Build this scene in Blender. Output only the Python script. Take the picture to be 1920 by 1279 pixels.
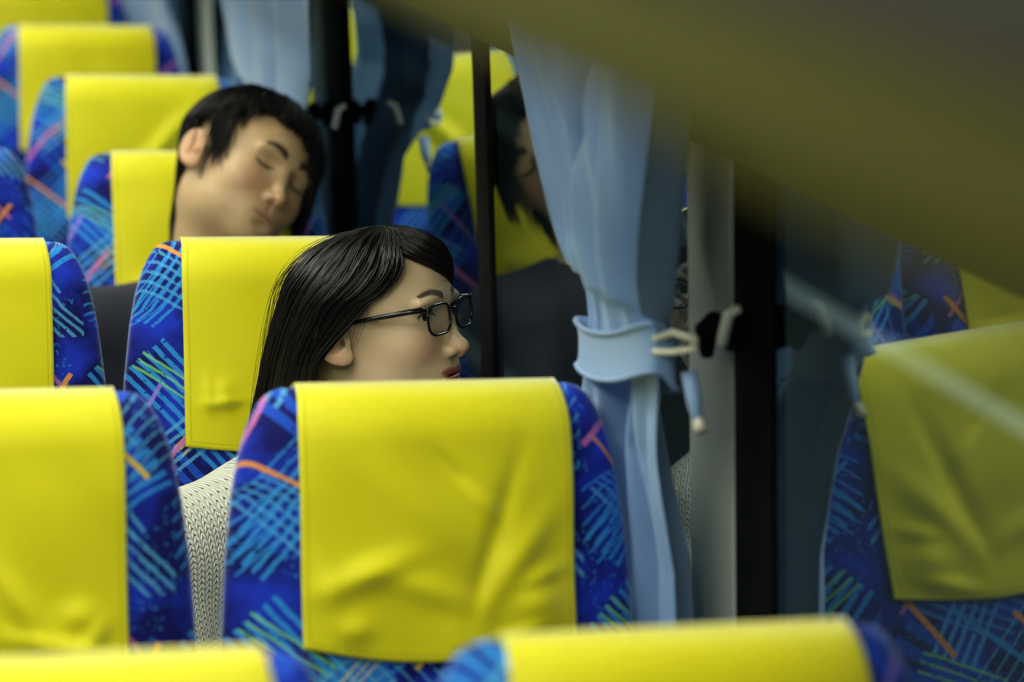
import bpy, math, random
import numpy as np
from mathutils import Vector, Matrix

random.seed(7); rng = np.random.default_rng(7)
for o in list(bpy.data.objects): bpy.data.objects.remove(o)
SC = bpy.context.scene
COL = SC.collection

# ------------------------------------------------------------------ camera
CAMZ = 1.7618
cr = Vector((0.96500, -0.25863, 0.04341)); cu = Vector((0.01582, 0.22261, 0.97478)); cf = Vector((0.26177, 0.93998, -0.21891))
cam_d = bpy.data.cameras.new('camera'); cam = bpy.data.objects.new('camera', cam_d); COL.objects.link(cam)
M = Matrix((cr, cu, -cf)).transposed().to_4x4(); M.translation = (0, 0, CAMZ)
cam.matrix_world = M
cam_d.sensor_width = 36; cam_d.lens = 5200.4/1920*36; cam_d.clip_start = 0.02; cam_d.clip_end = 200
cam_d.dof.use_dof = True; cam_d.dof.focus_distance = 3.03; cam_d.dof.aperture_fstop = 3.2
SC.camera = cam

# ------------------------------------------------------------------ world, exposure
w = bpy.data.worlds.new('night'); SC.world = w; w.use_nodes = True
w.node_tree.nodes['Background'].inputs[0].default_value = (0.10, 0.16, 0.20, 1)
w.node_tree.nodes['Background'].inputs[1].default_value = 0.22
SC.view_settings.view_transform = 'Standard'; SC.view_settings.look = 'None'
SC.view_settings.exposure = 0.0; SC.view_settings.gamma = 1; SC.view_settings.use_curve_mapping = False
try:
    SC.cycles.use_denoising = True
    SC.cycles.max_bounces = 10; SC.cycles.transparent_max_bounces = 16
    SC.cycles.sample_clamp_indirect = 6
except Exception: pass

# unseen fill spot added outside the bus to light the ground and road lines
ld = bpy.data.lights.new('outside_fill', 'SPOT'); ld.energy = 900; ld.color = (0.85, 1, 0.95); ld.shadow_soft_size = .2
ld.spot_size = 2.4; lo = bpy.data.objects.new('outside_fill_light', ld); COL.objects.link(lo); lo.location = (6.5, 9, 5.5)

# layout constants
TAU = 0.0722; XG = 0.872; ZC = 1.15
PITCH = 0.72; ROW1 = 2.451; X0 = 0.6062; LAT = 0.4133
def gx(z, off=0.0): return XG - math.tan(TAU)*(z-ZC) - off      # x on the tilted glass plane at height z

# ------------------------------------------------------------------ materials
def mat(name):
    m = bpy.data.materials.new(name); m.use_nodes = True
    nt = m.node_tree; b = nt.nodes['Principled BSDF']; return m, nt, b
def simple(name, col, rough=.6, metal=0, **kw):
    m, nt, b = mat(name)
    b.inputs['Base Color'].default_value = (*col, 1); b.inputs['Roughness'].default_value = rough; b.inputs['Metallic'].default_value = metal
    for k, v in kw.items(): b.inputs[k.replace('_', ' ')].default_value = v
    # faint surface mottling
    n = nt.nodes.new('ShaderNodeTexNoise'); n.inputs['Scale'].default_value = 60
    bp = nt.nodes.new('ShaderNodeBump'); bp.inputs['Strength'].default_value = .04; bp.inputs['Distance'].default_value = .002
    nt.links.new(n.outputs[0], bp.inputs['Height']); nt.links.new(bp.outputs[0], b.inputs['Normal'])
    return m
def srgb(r, g, b):
    f = lambda c: (c/255/12.92 if c/255 <= .04045 else ((c/255+.055)/1.055)**2.4)
    return (f(r), f(g), f(b))
class NB:
    def __init__(s, nt): s.nt = nt
    def val(s, sock, v):
        if isinstance(v, (int, float)): sock.default_value = v
        elif isinstance(v, tuple): sock.default_value = v if len(v) == len(sock.default_value) else (*v, 1)
        else: s.nt.links.new(v, sock)
    def m(s, op, a, b=0.0, c=None):
        n = s.nt.nodes.new('ShaderNodeMath'); n.operation = op
        s.val(n.inputs[0], a); s.val(n.inputs[1], b)
        if c is not None: s.val(n.inputs[2], c)
        return n.outputs[0]
    def mix(s, f, a, b):
        n = s.nt.nodes.new('ShaderNodeMix'); n.data_type = 'RGBA'
        s.val(n.inputs[0], f); s.val(n.inputs[6], a); s.val(n.inputs[7], b); return n.outputs[2]
    def noise(s, vec, scale, detail=2, out=0):
        n = s.nt.nodes.new('ShaderNodeTexNoise'); s.val(n.inputs['Vector'], vec); n.inputs['Scale'].default_value = scale; n.inputs['Detail'].default_value = detail
        return n.outputs[out]
    def vm(s, op, a, b=(0, 0, 0)):
        n = s.nt.nodes.new('ShaderNodeVectorMath'); n.operation = op; s.val(n.inputs[0], a); s.val(n.inputs[1], b); return n.outputs[0]
    def sep(s, v):
        n = s.nt.nodes.new('ShaderNodeSeparateXYZ'); s.nt.links.new(v, n.inputs[0]); return n.outputs
    def comb(s, x, y, z):
        n = s.nt.nodes.new('ShaderNodeCombineXYZ'); s.val(n.inputs[0], x); s.val(n.inputs[1], y); s.val(n.inputs[2], z); return n.outputs[0]

def fabric_material():
    m, nt, b = mat('seat_moquette'); N = NB(nt)
    tc = nt.nodes.new('ShaderNodeTexCoord'); oi = nt.nodes.new('ShaderNodeObjectInfo')
    at = nt.nodes.new('ShaderNodeAttribute'); at.attribute_name = 'cloth'; at.attribute_type = 'GEOMETRY'
    off = N.vm('MULTIPLY', oi.outputs['Location'], (.9, .37, 0))
    p = N.vm('ADD', at.outputs['Vector'], off)
    # brushed, uneven stroke edges
    wob = N.vm('MULTIPLY', N.vm('SUBTRACT', N.noise(p, 90, 3, 1), (.5, .5, .5)), (.0028, .0028, 0))
    wob2 = N.vm('MULTIPLY', N.vm('SUBTRACT', N.noise(p, 14, 2, 1), (.5, .5, .5)), (.0035, .0035, 0))
    q = N.vm('ADD', N.vm('ADD', p, wob), wob2)
    T = .34
    sx = N.sep(q)
    u = N.m('MULTIPLY', N.m('FRACT', N.m('DIVIDE', sx[0], T)), T); v = N.m('MULTIPLY', N.m('FRACT', N.m('DIVIDE', sx[1], T)), T)
    q2 = N.comb(u, v, 0)
    speck = N.noise(p, 170, 3)
    base = N.mix(N.m('SMOOTH_MIN', N.m('MULTIPLY', N.m('SUBTRACT', N.noise(p, 16, 3), .42), 5), 1, .1), srgb(8, 12, 92), srgb(24, 54, 196))
    mott = N.m('MULTIPLY', N.m('GREATER_THAN', speck, .60), N.m('GREATER_THAN', N.noise(p, 9, 1), .53))
    col = N.mix(N.m('MULTIPLY', mott, .6), base, srgb(50, 130, 215))
    LB = srgb(48, 150, 226); LB2 = srgb(96, 190, 238); YL = srgb(232, 196, 50); OR = srgb(232, 150, 60); PK = srgb(214, 120, 180); GR = srgb(130, 214, 110); LV = srgb(150, 130, 225)
    def patch(cx, cy, ang, L, W, n, duty, colr, op=.9, grain=.40):
        nonlocal col
        mp = nt.nodes.new('ShaderNodeMapping'); mp.vector_type = 'TEXTURE'
        nt.links.new(q2, mp.inputs[0]); mp.inputs['Location'].default_value = (cx, cy, 0)
        mp.inputs['Rotation'].default_value = (0, 0, math.radians(ang)); mp.inputs['Scale'].default_value = (L, W, 1)
        s = N.sep(mp.outputs[0])
        uu = N.m('ABSOLUTE', s[0]); vv = N.m('ABSOLUTE', s[1])
        ins = N.m('LESS_THAN', N.m('MAXIMUM', uu, vv), 1)
        if n > 1:
            fr = N.m('FRACT', N.m('MULTIPLY', N.m('ADD', s[1], 1), n/2)); ins = N.m('MULTIPLY', ins, N.m('LESS_THAN', fr, duty))
        ins = N.m('MULTIPLY', ins, N.m('GREATER_THAN', speck, grain))
        col = N.mix(N.m('MULTIPLY', ins, op), col, colr)
    MBL = srgb(26, 84, 205)
    for cx, cy, an, L, W, n, du, co, op in [
        (.05, .20, -48, .13, .022, 3, .6, MBL, .8), (.24, .17, 42, .12, .03, 3, .6, MBL, .8),
        (.085, .255, -48, .085, .034, 6, .48, LB, .85), (.09, .235, 38, .065, .026, 5, .42, LB2, .6),
        (.255, .085, 40, .085, .034, 6, .46, LB, .85), (.265, .09, -52, .055, .026, 5, .38, LB2, .6),
        (.25, .27, -58, .060, .026, 5, .42, LB2, .6), (.25, .27, 30, .050, .026, 5, .35, LB, .6),
        (.06, .075, 50, .065, .026, 5, .42, LB, .8), (.06, .075, -40, .045, .026, 5, .32, LB2, .5),
        (.15, .29, 40, .08, .026, 5, .42, LB, .75), (.15, .03, -50, .07, .022, 4, .42, LB, .75), (.31, .03, -45, .05, .02, 4, .4, LB2, .6),
        (.20, .22, -47, .13, .036, 6, .18, LB2, .6), (.08, .12, 42, .12, .036, 6, .18, LB, .8), (.28, .12, 50, .09, .03, 6, .18, LB2, .6),
        (.17, .17, 44, .14, .0030, 1, .5, LB, .8), (.19, .14, -42, .13, .0022, 1, .5, LB2, .6),
        (.27, .205, 28, .045, .014, 3, .3, GR, .7), (.06, .29, -35, .045, .014, 3, .3, GR, .7), (.10, .245, 45, .055, .010, 3, .22, YL, .8), (.225, .11, -44, .06, .012, 3, .2, GR, .7),
        (.05, .115, -38, .050, .0022, 1, .5, OR, .95), (.29, .31, -50, .050, .0022, 1, .5, PK, .8), (.21, .30, 46, .050, .0022, 1, .5, YL, .95), (.10, .02, 48, .055, .0022, 1, .5, PK, .8), (.22, .06, -44, .06, .0022, 1, .5, OR, .9), (.02, .24, 60, .05, .0025, 1, .5, LV, .8)]:
        patch(cx, cy, an, L, W, n, du, co, op, .36 if n > 1 else .3)
    patch(.12, .12, -47, .055, .0026, 1, .5, YL, 1, .3)
    patch(.165, .20, 50, .070, .003, 1, .5, OR, 1, .3)
    patch(.275, .15, -40, .055, .0026, 1, .5, YL, 1, .3)
    patch(.04, .18, 52, .060, .003, 1, .5, PK, .8, .3)
    patch(.215, .035, 42, .045, .009, 2, .3, PK, .7, .3)
    patch(.14, .05, 42, .05, .0026, 1, .5, YL, 1, .3)
    patch(.30, .26, 58, .045, .003, 1, .5, OR, .95, .3)
    nt.links.new(col, b.inputs['Base Color'])
    b.inputs['Roughness'].default_value = .85; b.inputs['Sheen Weight'].default_value = 1; b.inputs['Sheen Roughness'].default_value = .30
    b.inputs['Sheen Tint'].default_value = (*srgb(195, 215, 255), 1); b.inputs['Specular IOR Level'].default_value = .25
    bp = nt.nodes.new('ShaderNodeBump'); bp.inputs['Strength'].default_value = .25; bp.inputs['Distance'].default_value = .001
    nt.links.new(N.noise(p, 700, 2), bp.inputs['Height']); nt.links.new(bp.outputs[0], b.inputs['Normal'])
    return m

def cover_material():
    m, nt, b = mat('yellow_cover_cloth'); N = NB(nt)
    at = nt.nodes.new('ShaderNodeAttribute'); at.attribute_name = 'cloth'; at.attribute_type = 'GEOMETRY'
    s = N.sep(at.outputs['Vector'])   # x: distance to side edge, y: to hem (metres)
    d = N.m('MINIMUM', s[0], s[1])
    st = N.m('COMPARE', d, .0065, .0009)
    col = N.mix(N.noise(at.outputs['Vector'], 8, 2), srgb(230, 220, 0), srgb(236, 228, 2))
    col = N.mix(N.m('MULTIPLY', st, .35), col, srgb(170, 160, 0))
    nt.links.new(col, b.inputs['Base Color'])
    b.inputs['Roughness'].default_value = .5; b.inputs['Specular IOR Level'].default_value = .20
    b.inputs['Sheen Weight'].default_value = .9; b.inputs['Sheen Roughness'].default_value = .45; b.inputs['Sheen Tint'].default_value = (1, 1, .85, 1)
    bp = nt.nodes.new('ShaderNodeBump'); bp.inputs['Strength'].default_value = .12; bp.inputs['Distance'].default_value = .0006
    nt.links.new(N.m('SUBTRACT', N.noise(at.outputs['Vector'], 900, 1), N.m('MULTIPLY', st, .8)), bp.inputs['Height']); nt.links.new(bp.outputs[0], b.inputs['Normal'])
    return m

def curtain_material():
    m, nt, b = mat('curtain_cloth'); N = NB(nt)
    tc = nt.nodes.new('ShaderNodeTexCoord')
    mp = nt.nodes.new('ShaderNodeMapping'); mp.inputs['Scale'].default_value = (900, 900, 25); nt.links.new(tc.outputs['Object'], mp.inputs[0])
    f = N.noise(mp.outputs[0], 1, 1)
    nt.links.new(N.mix(f, srgb(118, 154, 202), srgb(140, 174, 214)), b.inputs['Base Color'])
    b.inputs['Roughness'].default_value = .55; b.inputs['Sheen Weight'].default_value = .4; b.inputs['Sheen Tint'].default_value = (.8, .9, 1, 1)
    b.inputs['Specular IOR Level'].default_value = .5
    return m

def glass_material():
    m = bpy.data.materials.new('window_glass'); m.use_nodes = True; nt = m.node_tree; N = NB(nt)
    for n in list(nt.nodes): nt.nodes.remove(n)
    out = nt.nodes.new('ShaderNodeOutputMaterial'); mx = nt.nodes.new('ShaderNodeMixShader')
    tr = nt.nodes.new('ShaderNodeBsdfTransparent'); tr.inputs[0].default_value = (.50, .60, .60, 1)
    gl = nt.nodes.new('ShaderNodeBsdfGlossy'); gl.inputs['Roughness'].default_value = 0.0; gl.inputs[0].default_value = (.86, .96, 1, 1)
    lw = nt.nodes.new('ShaderNodeLayerWeight'); lw.inputs[0].default_value = .5
    # facing: 1-|cos|  -> Schlick, both surfaces of the pane together
    f5 = N.m('POWER', lw.outputs['Facing'], 5.0)
    F = N.m('MINIMUM', N.m('MULTIPLY', N.m('ADD', .045, N.m('MULTIPLY', f5, .955)), 2.6), 1)
    nt.links.new(F, mx.inputs[0]); nt.links.new(tr.outputs[0], mx.inputs[1]); nt.links.new(gl.outputs[0], mx.inputs[2]); nt.links.new(mx.outputs[0], out.inputs[0])
    return m
def clear_glass():
    m = bpy.data.materials.new('pane_back'); m.use_nodes = True; nt = m.node_tree
    for n in list(nt.nodes): nt.nodes.remove(n)
    out = nt.nodes.new('ShaderNodeOutputMaterial'); tr = nt.nodes.new('ShaderNodeBsdfTransparent'); tr.inputs[0].default_value = (.95, .98, .98, 1)
    nt.links.new(tr.outputs[0], out.inputs[0]); return m
def emission(name, col, st):
    m = bpy.data.materials.new(name); m.use_nodes = True; nt = m.node_tree
    for n in list(nt.nodes): nt.nodes.remove(n)
    out = nt.nodes.new('ShaderNodeOutputMaterial'); e = nt.nodes.new('ShaderNodeEmission'); e.inputs[0].default_value = (*col, 1); e.inputs[1].default_value = st
    nt.links.new(e.outputs[0], out.inputs[0]); return m

MFAB = fabric_material(); MCOV = cover_material(); MCUR = curtain_material(); MGL = glass_material(); MGL2 = clear_glass()
MPIL = simple('pillar_plastic', srgb(205, 211, 196), .6, Specular_IOR_Level=.3)
MBLK = simple('black_rubber', srgb(11, 11, 11), .75, Specular_IOR_Level=.12)
MWALL = simple('side_panel_grey', srgb(120, 124, 118), .6)
MFLO = simple('floor_vinyl', srgb(70, 72, 76), .5)
MCEI = simple('ceiling_panel', srgb(215, 215, 205), .7)
MRACK = simple('rack_grey', srgb(56, 54, 45), .8, Specular_IOR_Level=.1)
MOLV = simple('rack_painted_bounce', srgb(72, 70, 22), .8, Specular_IOR_Level=.1)  # olive stands in for yellow light bounced off the seat covers
MPLA = simple('seat_shell_plastic', srgb(50, 52, 58), .5)
MMET = simple('seat_leg_metal', srgb(120, 120, 122), .35, .9)
MLITE = emission('light_tube', (.96, 1, .88), 24.0)
MCREAM = simple('cream_plastic', srgb(214, 214, 190), .45)

# ------------------------------------------------------------------ helpers
def link(name, verts, faces, m, parent=None, smooth=True, mats=None):
    me = bpy.data.meshes.new(name)
    me.from_pydata([tuple(map(float, v)) for v in verts], [], [tuple(map(int, f)) for f in faces])
    if mats: [me.materials.append(x) for x in mats]
    elif m: me.materials.append(m)
    if smooth: me.polygons.foreach_set('use_smooth', [True]*len(me.polygons))
    me.update()
    o = bpy.data.objects.new(name, me); COL.objects.link(o)
    if parent: o.parent = parent
    return o
def thing(name, label, cat, loc=(0, 0, 0), group=None):
    o = bpy.data.objects.new(name, None); COL.objects.link(o); o.location = loc; o.empty_display_size = .05
    o['label'] = label; o['category'] = cat
    if group: o['group'] = group
    return o
def tag(o, label, cat, group=None):
    o['label'] = label; o['category'] = cat
    if group: o['group'] = group
    return o
def struct(name, v, f, m, smooth=False, **k):
    o = link(name, v, f, m, smooth=smooth, **k); o['kind'] = 'structure'; return o
class MB:
    def __init__(s): s.v = []; s.f = []
    def add(s, v, f):
        n = len(s.v); s.v += [tuple(x) for x in v]; s.f += [tuple(i+n for i in q) for q in f]; return s
    def hexa(s, p):      # 8 corners: bottom 4 ccw, top 4 ccw
        return s.add(p, [(3, 2, 1, 0), (4, 5, 6, 7), (0, 1, 5, 4), (1, 2, 6, 5), (2, 3, 7, 6), (3, 0, 4, 7)])
    def box(s, a, b):
        x0, y0, z0 = a; x1, y1, z1 = b
        return s.hexa([(x0, y0, z0), (x1, y0, z0), (x1, y1, z0), (x0, y1, z0), (x0, y0, z1), (x1, y0, z1), (x1, y1, z1), (x0, y1, z1)])
    def gbar(s, y0, y1, z0, z1, o0, o1):       # bar lying along the tilted window plane, from offset o0 to o1 inward
        return s.hexa([(gx(z0, o1), y0, z0), (gx(z0, o0), y0, z0), (gx(z0, o0), y1, z0), (gx(z0, o1), y1, z0),
                       (gx(z1, o1), y0, z1), (gx(z1, o0), y0, z1), (gx(z1, o0), y1, z1), (gx(z1, o1), y1, z1)])
    def tube(s, pts, r, n=8, closed=False):
        pts = [Vector(p) for p in pts]; L = len(pts); rr = r if hasattr(r, '__len__') else [r]*L
        base = len(s.v); prev = None
        for i, p in enumerate(pts):
            if closed: t = pts[(i+1) % L]-pts[i-1]
            else: t = pts[min(i+1, L-1)]-pts[max(i-1, 0)]
            t.normalize()
            if prev is None: a = t.orthogonal().normalized()
            else: a = (prev - t*prev.dot(t)).normalized()
            prev = a; b = t.cross(a)
            for k in range(n):
                an = 2*math.pi*k/n; s.v.append(tuple(p+(a*math.cos(an)+b*math.sin(an))*rr[i]))
        for i in range(L if closed else L-1):
            j = (i+1) % L
            for k in range(n): s.f.append((base+i*n+k, base+i*n+(k+1) % n, base+j*n+(k+1) % n, base+j*n+k))
        if not closed:
            s.f.append(tuple(base+k for k in reversed(range(n)))); s.f.append(tuple(base+(L-1)*n+k for k in range(n)))
        return s
    def obj(s, name, m, parent=None, smooth=False, bevel=0):
        o = link(name, s.v, s.f, m, parent, smooth)
        if bevel:
            b = o.modifiers.new('bevel', 'BEVEL'); b.width = bevel; b.segments = 3; b.limit_method = 'ANGLE'
            o.data.polygons.foreach_set('use_smooth', [True]*len(o.data.polygons))
        return o
    def struct(s, name, m, bevel=0):
        o = s.obj(name, m, None, False, bevel); o['kind'] = 'structure'; return o
def grid_faces(nu, nv, wrap_u=False):
    f = []
    for i in range(nu if wrap_u else nu-1):
        j = (i+1) % nu
        for k in range(nv-1): f.append((i*nv+k, j*nv+k, j*nv+k+1, i*nv+k+1))
    return f
def cloth_attr(o, arr):
    a = o.data.attributes.new('cloth', 'FLOAT_VECTOR', 'POINT'); a.data.foreach_set('vector', np.asarray(arr, dtype=np.float32).ravel())

# ------------------------------------------------------------------ bus shell
YA, YB = -1.2, 7.6; XL = -1.45; ZT = 2.12; ZWIN = 1.7618-.3745+.004; ZSILL = 0.72
MB().box((XL-.05, YA, -.06), (1.0, YB, 0)).struct('floor', MFLO)
MB().box((XL-.05, YA, ZT), (1.0, YB, ZT+.05)).struct('ceiling', MCEI)
MB().box((XL-.05, YB, 0), (1.0, YB+.05, ZT)).struct('wall_back', simple('rear_panel', srgb(90, 92, 84), .6))
MB().box((XL-.05, YA-.05, 0), (1.0, YA, ZT)).struct('wall_front', simple('front_panel', srgb(120, 122, 112), .6))
# window side: lower wall and upper wall above the glass line
MB().gbar(YA, YB, 0, ZSILL, -.05, .012).struct('wall_right', MWALL)
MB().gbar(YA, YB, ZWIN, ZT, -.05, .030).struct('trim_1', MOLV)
# far side wall with dark window band
MB().box((XL-.05, YA, 0), (XL, YB, ZSILL)).box((XL-.05, YA, 1.45), (XL, YB, ZT)).struct('wall_left', MWALL)
MB().box((XL-.03, YA, ZSILL), (XL-.02, YB, 1.45)).struct('window_5', simple('far_window_dark_glass', srgb(12, 18, 20), .08))

# panes
def pane(name, y0, y1):
    b = MB().gbar(y0, y1, ZSILL, ZWIN, -.006, 0)
    o = link(name, b.v, b.f, None, smooth=False, mats=[MGL, MGL2]); o['kind'] = 'structure'
    for p in o.data.polygons:
        p.material_index = 0 if p.normal.x < -.9 else 1
    return o
pane('window_1', YA, 2.25)
pane('window_2', 2.46, 4.09)
pane('window_3', 4.37, 5.665)
pane('window_4', 5.93, YB)
def pillar(n, y0, y1, fy0, fy1):
    MB().gbar(y0, y1, 0.70, ZT-.02, -.006, .006).struct('trim_%d' % n, MPIL, .002)
    MB().gbar(fy0, fy1, 0.70, ZT-.03, -.012, .004).struct('trim_%d' % (n+1), MBLK, .001)
pillar(2, 2.345, 2.468, 2.248, 2.342)
pillar(4, 4.264, 4.375, 4.088, 4.262)
pillar(6, 5.78, 5.94, 5.66, 5.778)
MB().gbar(5.48, 5.60, .7, ZT-.02, -.006, .006).struct('trim_8', MPIL, .002)
MB().gbar(3.245, 3.308, .70, ZWIN+.01, -.01, .004).struct('trim_9', MBLK, .001)
MB().gbar(YA, YB, ZSILL-.02, ZSILL+.02, -.01, .02).struct('trim_10', MBLK, .004)

# window catches on the dark frames
def latch(y, z, label):
    t = thing('window_latch', label, 'window latch', (gx(z, .014), y, z), 'black window latches')
    k = MB().tube([(0, 0, 0), (-.014, 0, 0)], [.021, .019], 16); k.tube([(-.0125, 0, 0), (-.034, 0, 0)], [.010, .010], 12); k.obj('knob', MBLK, t, True)
    g = MB(); g.tube([(-.027, -.033, .004), (-.032, -.012, .010), (-.032, .006, 0), (-.027, .014, -.026)], [.007, .011, .011, .006], 10); g.obj('handle', MBLK, t, True)
    return t
latch(2.29, ZC+.085, 'black turning latch on the dark frame right of the near curtain')
latch(4.17, ZC+.005, 'black latch on the dark frame beside the sleeping man')

# overhead luggage rack on the window side, close to the lens at its near end
rk = thing('luggage_rack', 'grey overhead luggage rack, seat bounce painted olive, running above the window seats', 'luggage rack', (.5, 3, 1.6))
def prof(name, pts, m):
    n = len(pts); v = []
    for y in (YA+.02, YB-.02): v += [(x-.5, y-3, z-1.6) for x, z in pts]
    f = [tuple(reversed(range(n))), tuple(range(n, 2*n))]+[(i, (i+1) % n, n+(i+1) % n, n+i) for i in range(n)]
    o = link(name, v, f, m, rk, False); b = o.modifiers.new('bevel', 'BEVEL'); b.width = .006; b.segments = 3; b.limit_method = 'ANGLE'; return o
RX, RZ = .200, CAMZ-.093
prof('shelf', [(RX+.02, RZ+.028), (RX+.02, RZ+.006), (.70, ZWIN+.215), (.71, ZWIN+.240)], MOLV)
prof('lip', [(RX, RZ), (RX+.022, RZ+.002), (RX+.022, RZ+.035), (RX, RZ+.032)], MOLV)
prof('side_panel', [(RX+.004, RZ+.034), (RX+.02, RZ+.034), (RX+.05, RZ+.20), (RX+.035, RZ+.20)], MRACK)

# ceiling lights: long diffusers over the aisle
def clight(x, y, label):
    t = thing('ceiling_light', label, 'ceiling light', (x, y, ZT), 'strip lights over the aisle')
    MB().box((-.09, -.62, -.02), (.09, .62, 0)).obj('frame', MCEI, t, bevel=.004)
    MB().box((-.075, -.60, -.034), (.075, .60, -.0205)).obj('diffuser', MLITE, t)
for y, lb in ((.9, 'nearest ceiling strip light, above the front rows'), (2.3, 'second ceiling strip light, above the centre seat row'), (3.7, 'third ceiling strip light, above the sleeping man'), (5.1, 'fourth ceiling strip light, above the upper left seats'), (6.5, 'last ceiling strip light at the rear wall')): clight(-.34, y, lb)

# unseen fill panels added under the rack for more light, one per row
MFILL = emission('added_rack_fill', (1, 1, .88), 20.0)
for i in range(6):
    y = ROW1+(i-1)*PITCH-.12
    hs = MB().box((.36-.5, y-.17-3, 1.626-1.6), (.44-.5, y+.17-3, 1.652-1.6)).obj('fill_housing', MCEI, rk, bevel=.003)
    MB().box((.368-.5, y-.16-3, 1.6225-1.6), (.432-.5, y+.16-3, 1.6255-1.6)).obj('diffuser', MFILL, hs)

# outside: tarmac and painted lines
MB().box((.95, -6, -1.0), (40, 60, -.95)).struct('ground', simple('tarmac', srgb(58, 62, 62), .9))
tag(MB().box((4.86, -4, -.949), (5.02, 55, -.945)).obj('road_line', simple('road_paint', srgb(205, 210, 205), .8)), 'pale painted line on the dark ground outside, farther from bus', 'road line')
tag(MB().box((2.98, -4, -.949), (3.05, 55, -.945)).obj('road_line', bpy.data.materials['road_paint']), 'pale painted line on the dark ground outside, close beside bus', 'road line')

# ------------------------------------------------------------------ seats
HB = .70                       # back length from hinge to crest
def Wz(z):                     # half width of the backrest at height z (0 hinge .. HB crest)
    d = HB-z
    pts = [(0, .138), (.004, .150), (.012, .158), (.03, .168), (.06, .178), (.10, .1855), (.16, .1925), (.25, .198), (.40, .2015), (.7, .203)]
    return float(np.interp(d, [a for a, _ in pts], [b for _, b in pts]))
TH = .047; RC = .05
def Tz(z):
    d = HB-z
    t = 1.0 if d > RC else math.sqrt(max(0, 1-((RC-d)/RC)**2))
    return TH*t*(1+.25*max(0, (d-.25)/.45))
EX = 2.6
def back_y(x, z, side):
    W = Wz(z); p = min(1, abs(x)/W)
    return side*Tz(z)*(1-p**EX)**(1/EX)
zs_front = [0, .1, .2, .3, .36, .42, .46, .5, .54, .57, .6, .62, .635, .648, .658, .667, .675, .682, .688, .693, .697, .699, .7]
def make_backrest():
    nu = 65; v = []; at = []
    ring = []
    for i in range(nu-1):
        a = 2*math.pi*i/(nu-1); ring.append((math.cos(a), math.sin(a)))
    for z in zs_front:
        W, T = Wz(z), Tz(z)
        for c, s in ring:
            x = W*math.copysign(abs(c)**(2/EX), c); y = -T*math.copysign(abs(s)**(2/EX), s)
            v.append((x, y, z)); at.append((x+(.25 if y > 0 else 0)+(0 if y <= 0 else -2*x), z+ (y+T if z > .6 else 0)*.6, 0))
    n = nu-1; f = []
    for k in range(len(zs_front)-1):
        for i in range(n): f.append((k*n+i, k*n+(i+1) % n, (k+1)*n+(i+1) % n, (k+1)*n+i))
    f = [tuple(reversed(q)) for q in f]
    f.append(tuple(range(n))); f.append(tuple(reversed(range((len(zs_front)-1)*n, len(zs_front)*n))))
    return v, f, at
def cover_path(x, Lf, Lb):
    """front hem -> crest -> rear hem points (y,z) with outward normals, in back-local space"""
    zb = HB-Lf; zr = HB-Lb; pts = []
    for z in np.concatenate([np.linspace(zb, HB-.07, 44, endpoint=False), HB-.07*np.cos(np.linspace(math.pi/2*0, math.pi/2, 16))]):
        z = float(min(z, HB-1e-5)); pts.append((back_y(x, z, -1), z))
    for z in np.concatenate([HB-.07*np.sin(np.linspace(0.05, math.pi/2, 14)), np.linspace(HB-.07, zr, 14)[1:]]):
        z = float(z); pts.append((back_y(x, z, 1), z))
    return pts
def cover_mesh(bumps=(), wc=.129, Lf=.239, Lb=.16, seed=0, nx=75):
    r = np.random.default_rng(seed); ph = r.uniform(0, 6.28, 8)
    xs = np.linspace(-1, 1, nx); V = []; A = []
    for xi in xs:
        row = None
        hem = Lf+.013*(1-xi*xi)+.002*math.sin(3*xi+ph[0]); path = cover_path(xi*wc, hem, Lb)
        P = np.array(path); T = np.gradient(P, axis=0); Nn = np.stack([-T[:, 1], T[:, 0]], 1); Nn /= np.linalg.norm(Nn, axis=1)[:, None]+1e-9
        for (y, z), (ny, nz), k in zip(P, Nn, range(len(P))):
            front = k < 60; wd = 1.0 if z < HB-.05 else 1.0-.035*((z-(HB-.05))/.05)**2
            x = xi*wc*wd
            g = .0035
            fall = min(1, max(0, (HB-z-.03)/.06))
            if front:
                g += fall*(.0012*math.sin(9*xi+4*z*9+ph[1])+.0010*math.sin(3.1*xi-30*z+ph[2]) + .0012)
                for (bx, bz, rx, rz, an, amp) in bumps:
                    dx, dz = x-bx, (z-HB)-bz; ca, sa = math.cos(an), math.sin(an)
                    a, b_ = (dx*ca+dz*sa)/rx, (-dx*sa+dz*ca)/rz
                    g += 1.8*amp*math.exp(-(a*a+b_*b_))
                g = max(g, .0012)
            V.append((x, y+ny*g, z+nz*g)); A.append(((1-abs(xi))*wc, max(0, z-P[0, 1]) if front else max(0, z-P[-1, 1]), .3*z+x))
    return V, grid_faces(nx, len(path)), A
def tilt(v, hy, hz, th):        # back-local -> seat-local (lean towards +y)
    c, s = math.cos(th), math.sin(th)
    return [(x, hy + y*c + z*s, hz - y*s + z*c) for x, y, z in v]
bv, bf, bat = make_backrest()
def rounded_box(a, b, r=.03, seg=4):
    m = MB().box(a, b); return m
SEATS = {}
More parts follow.
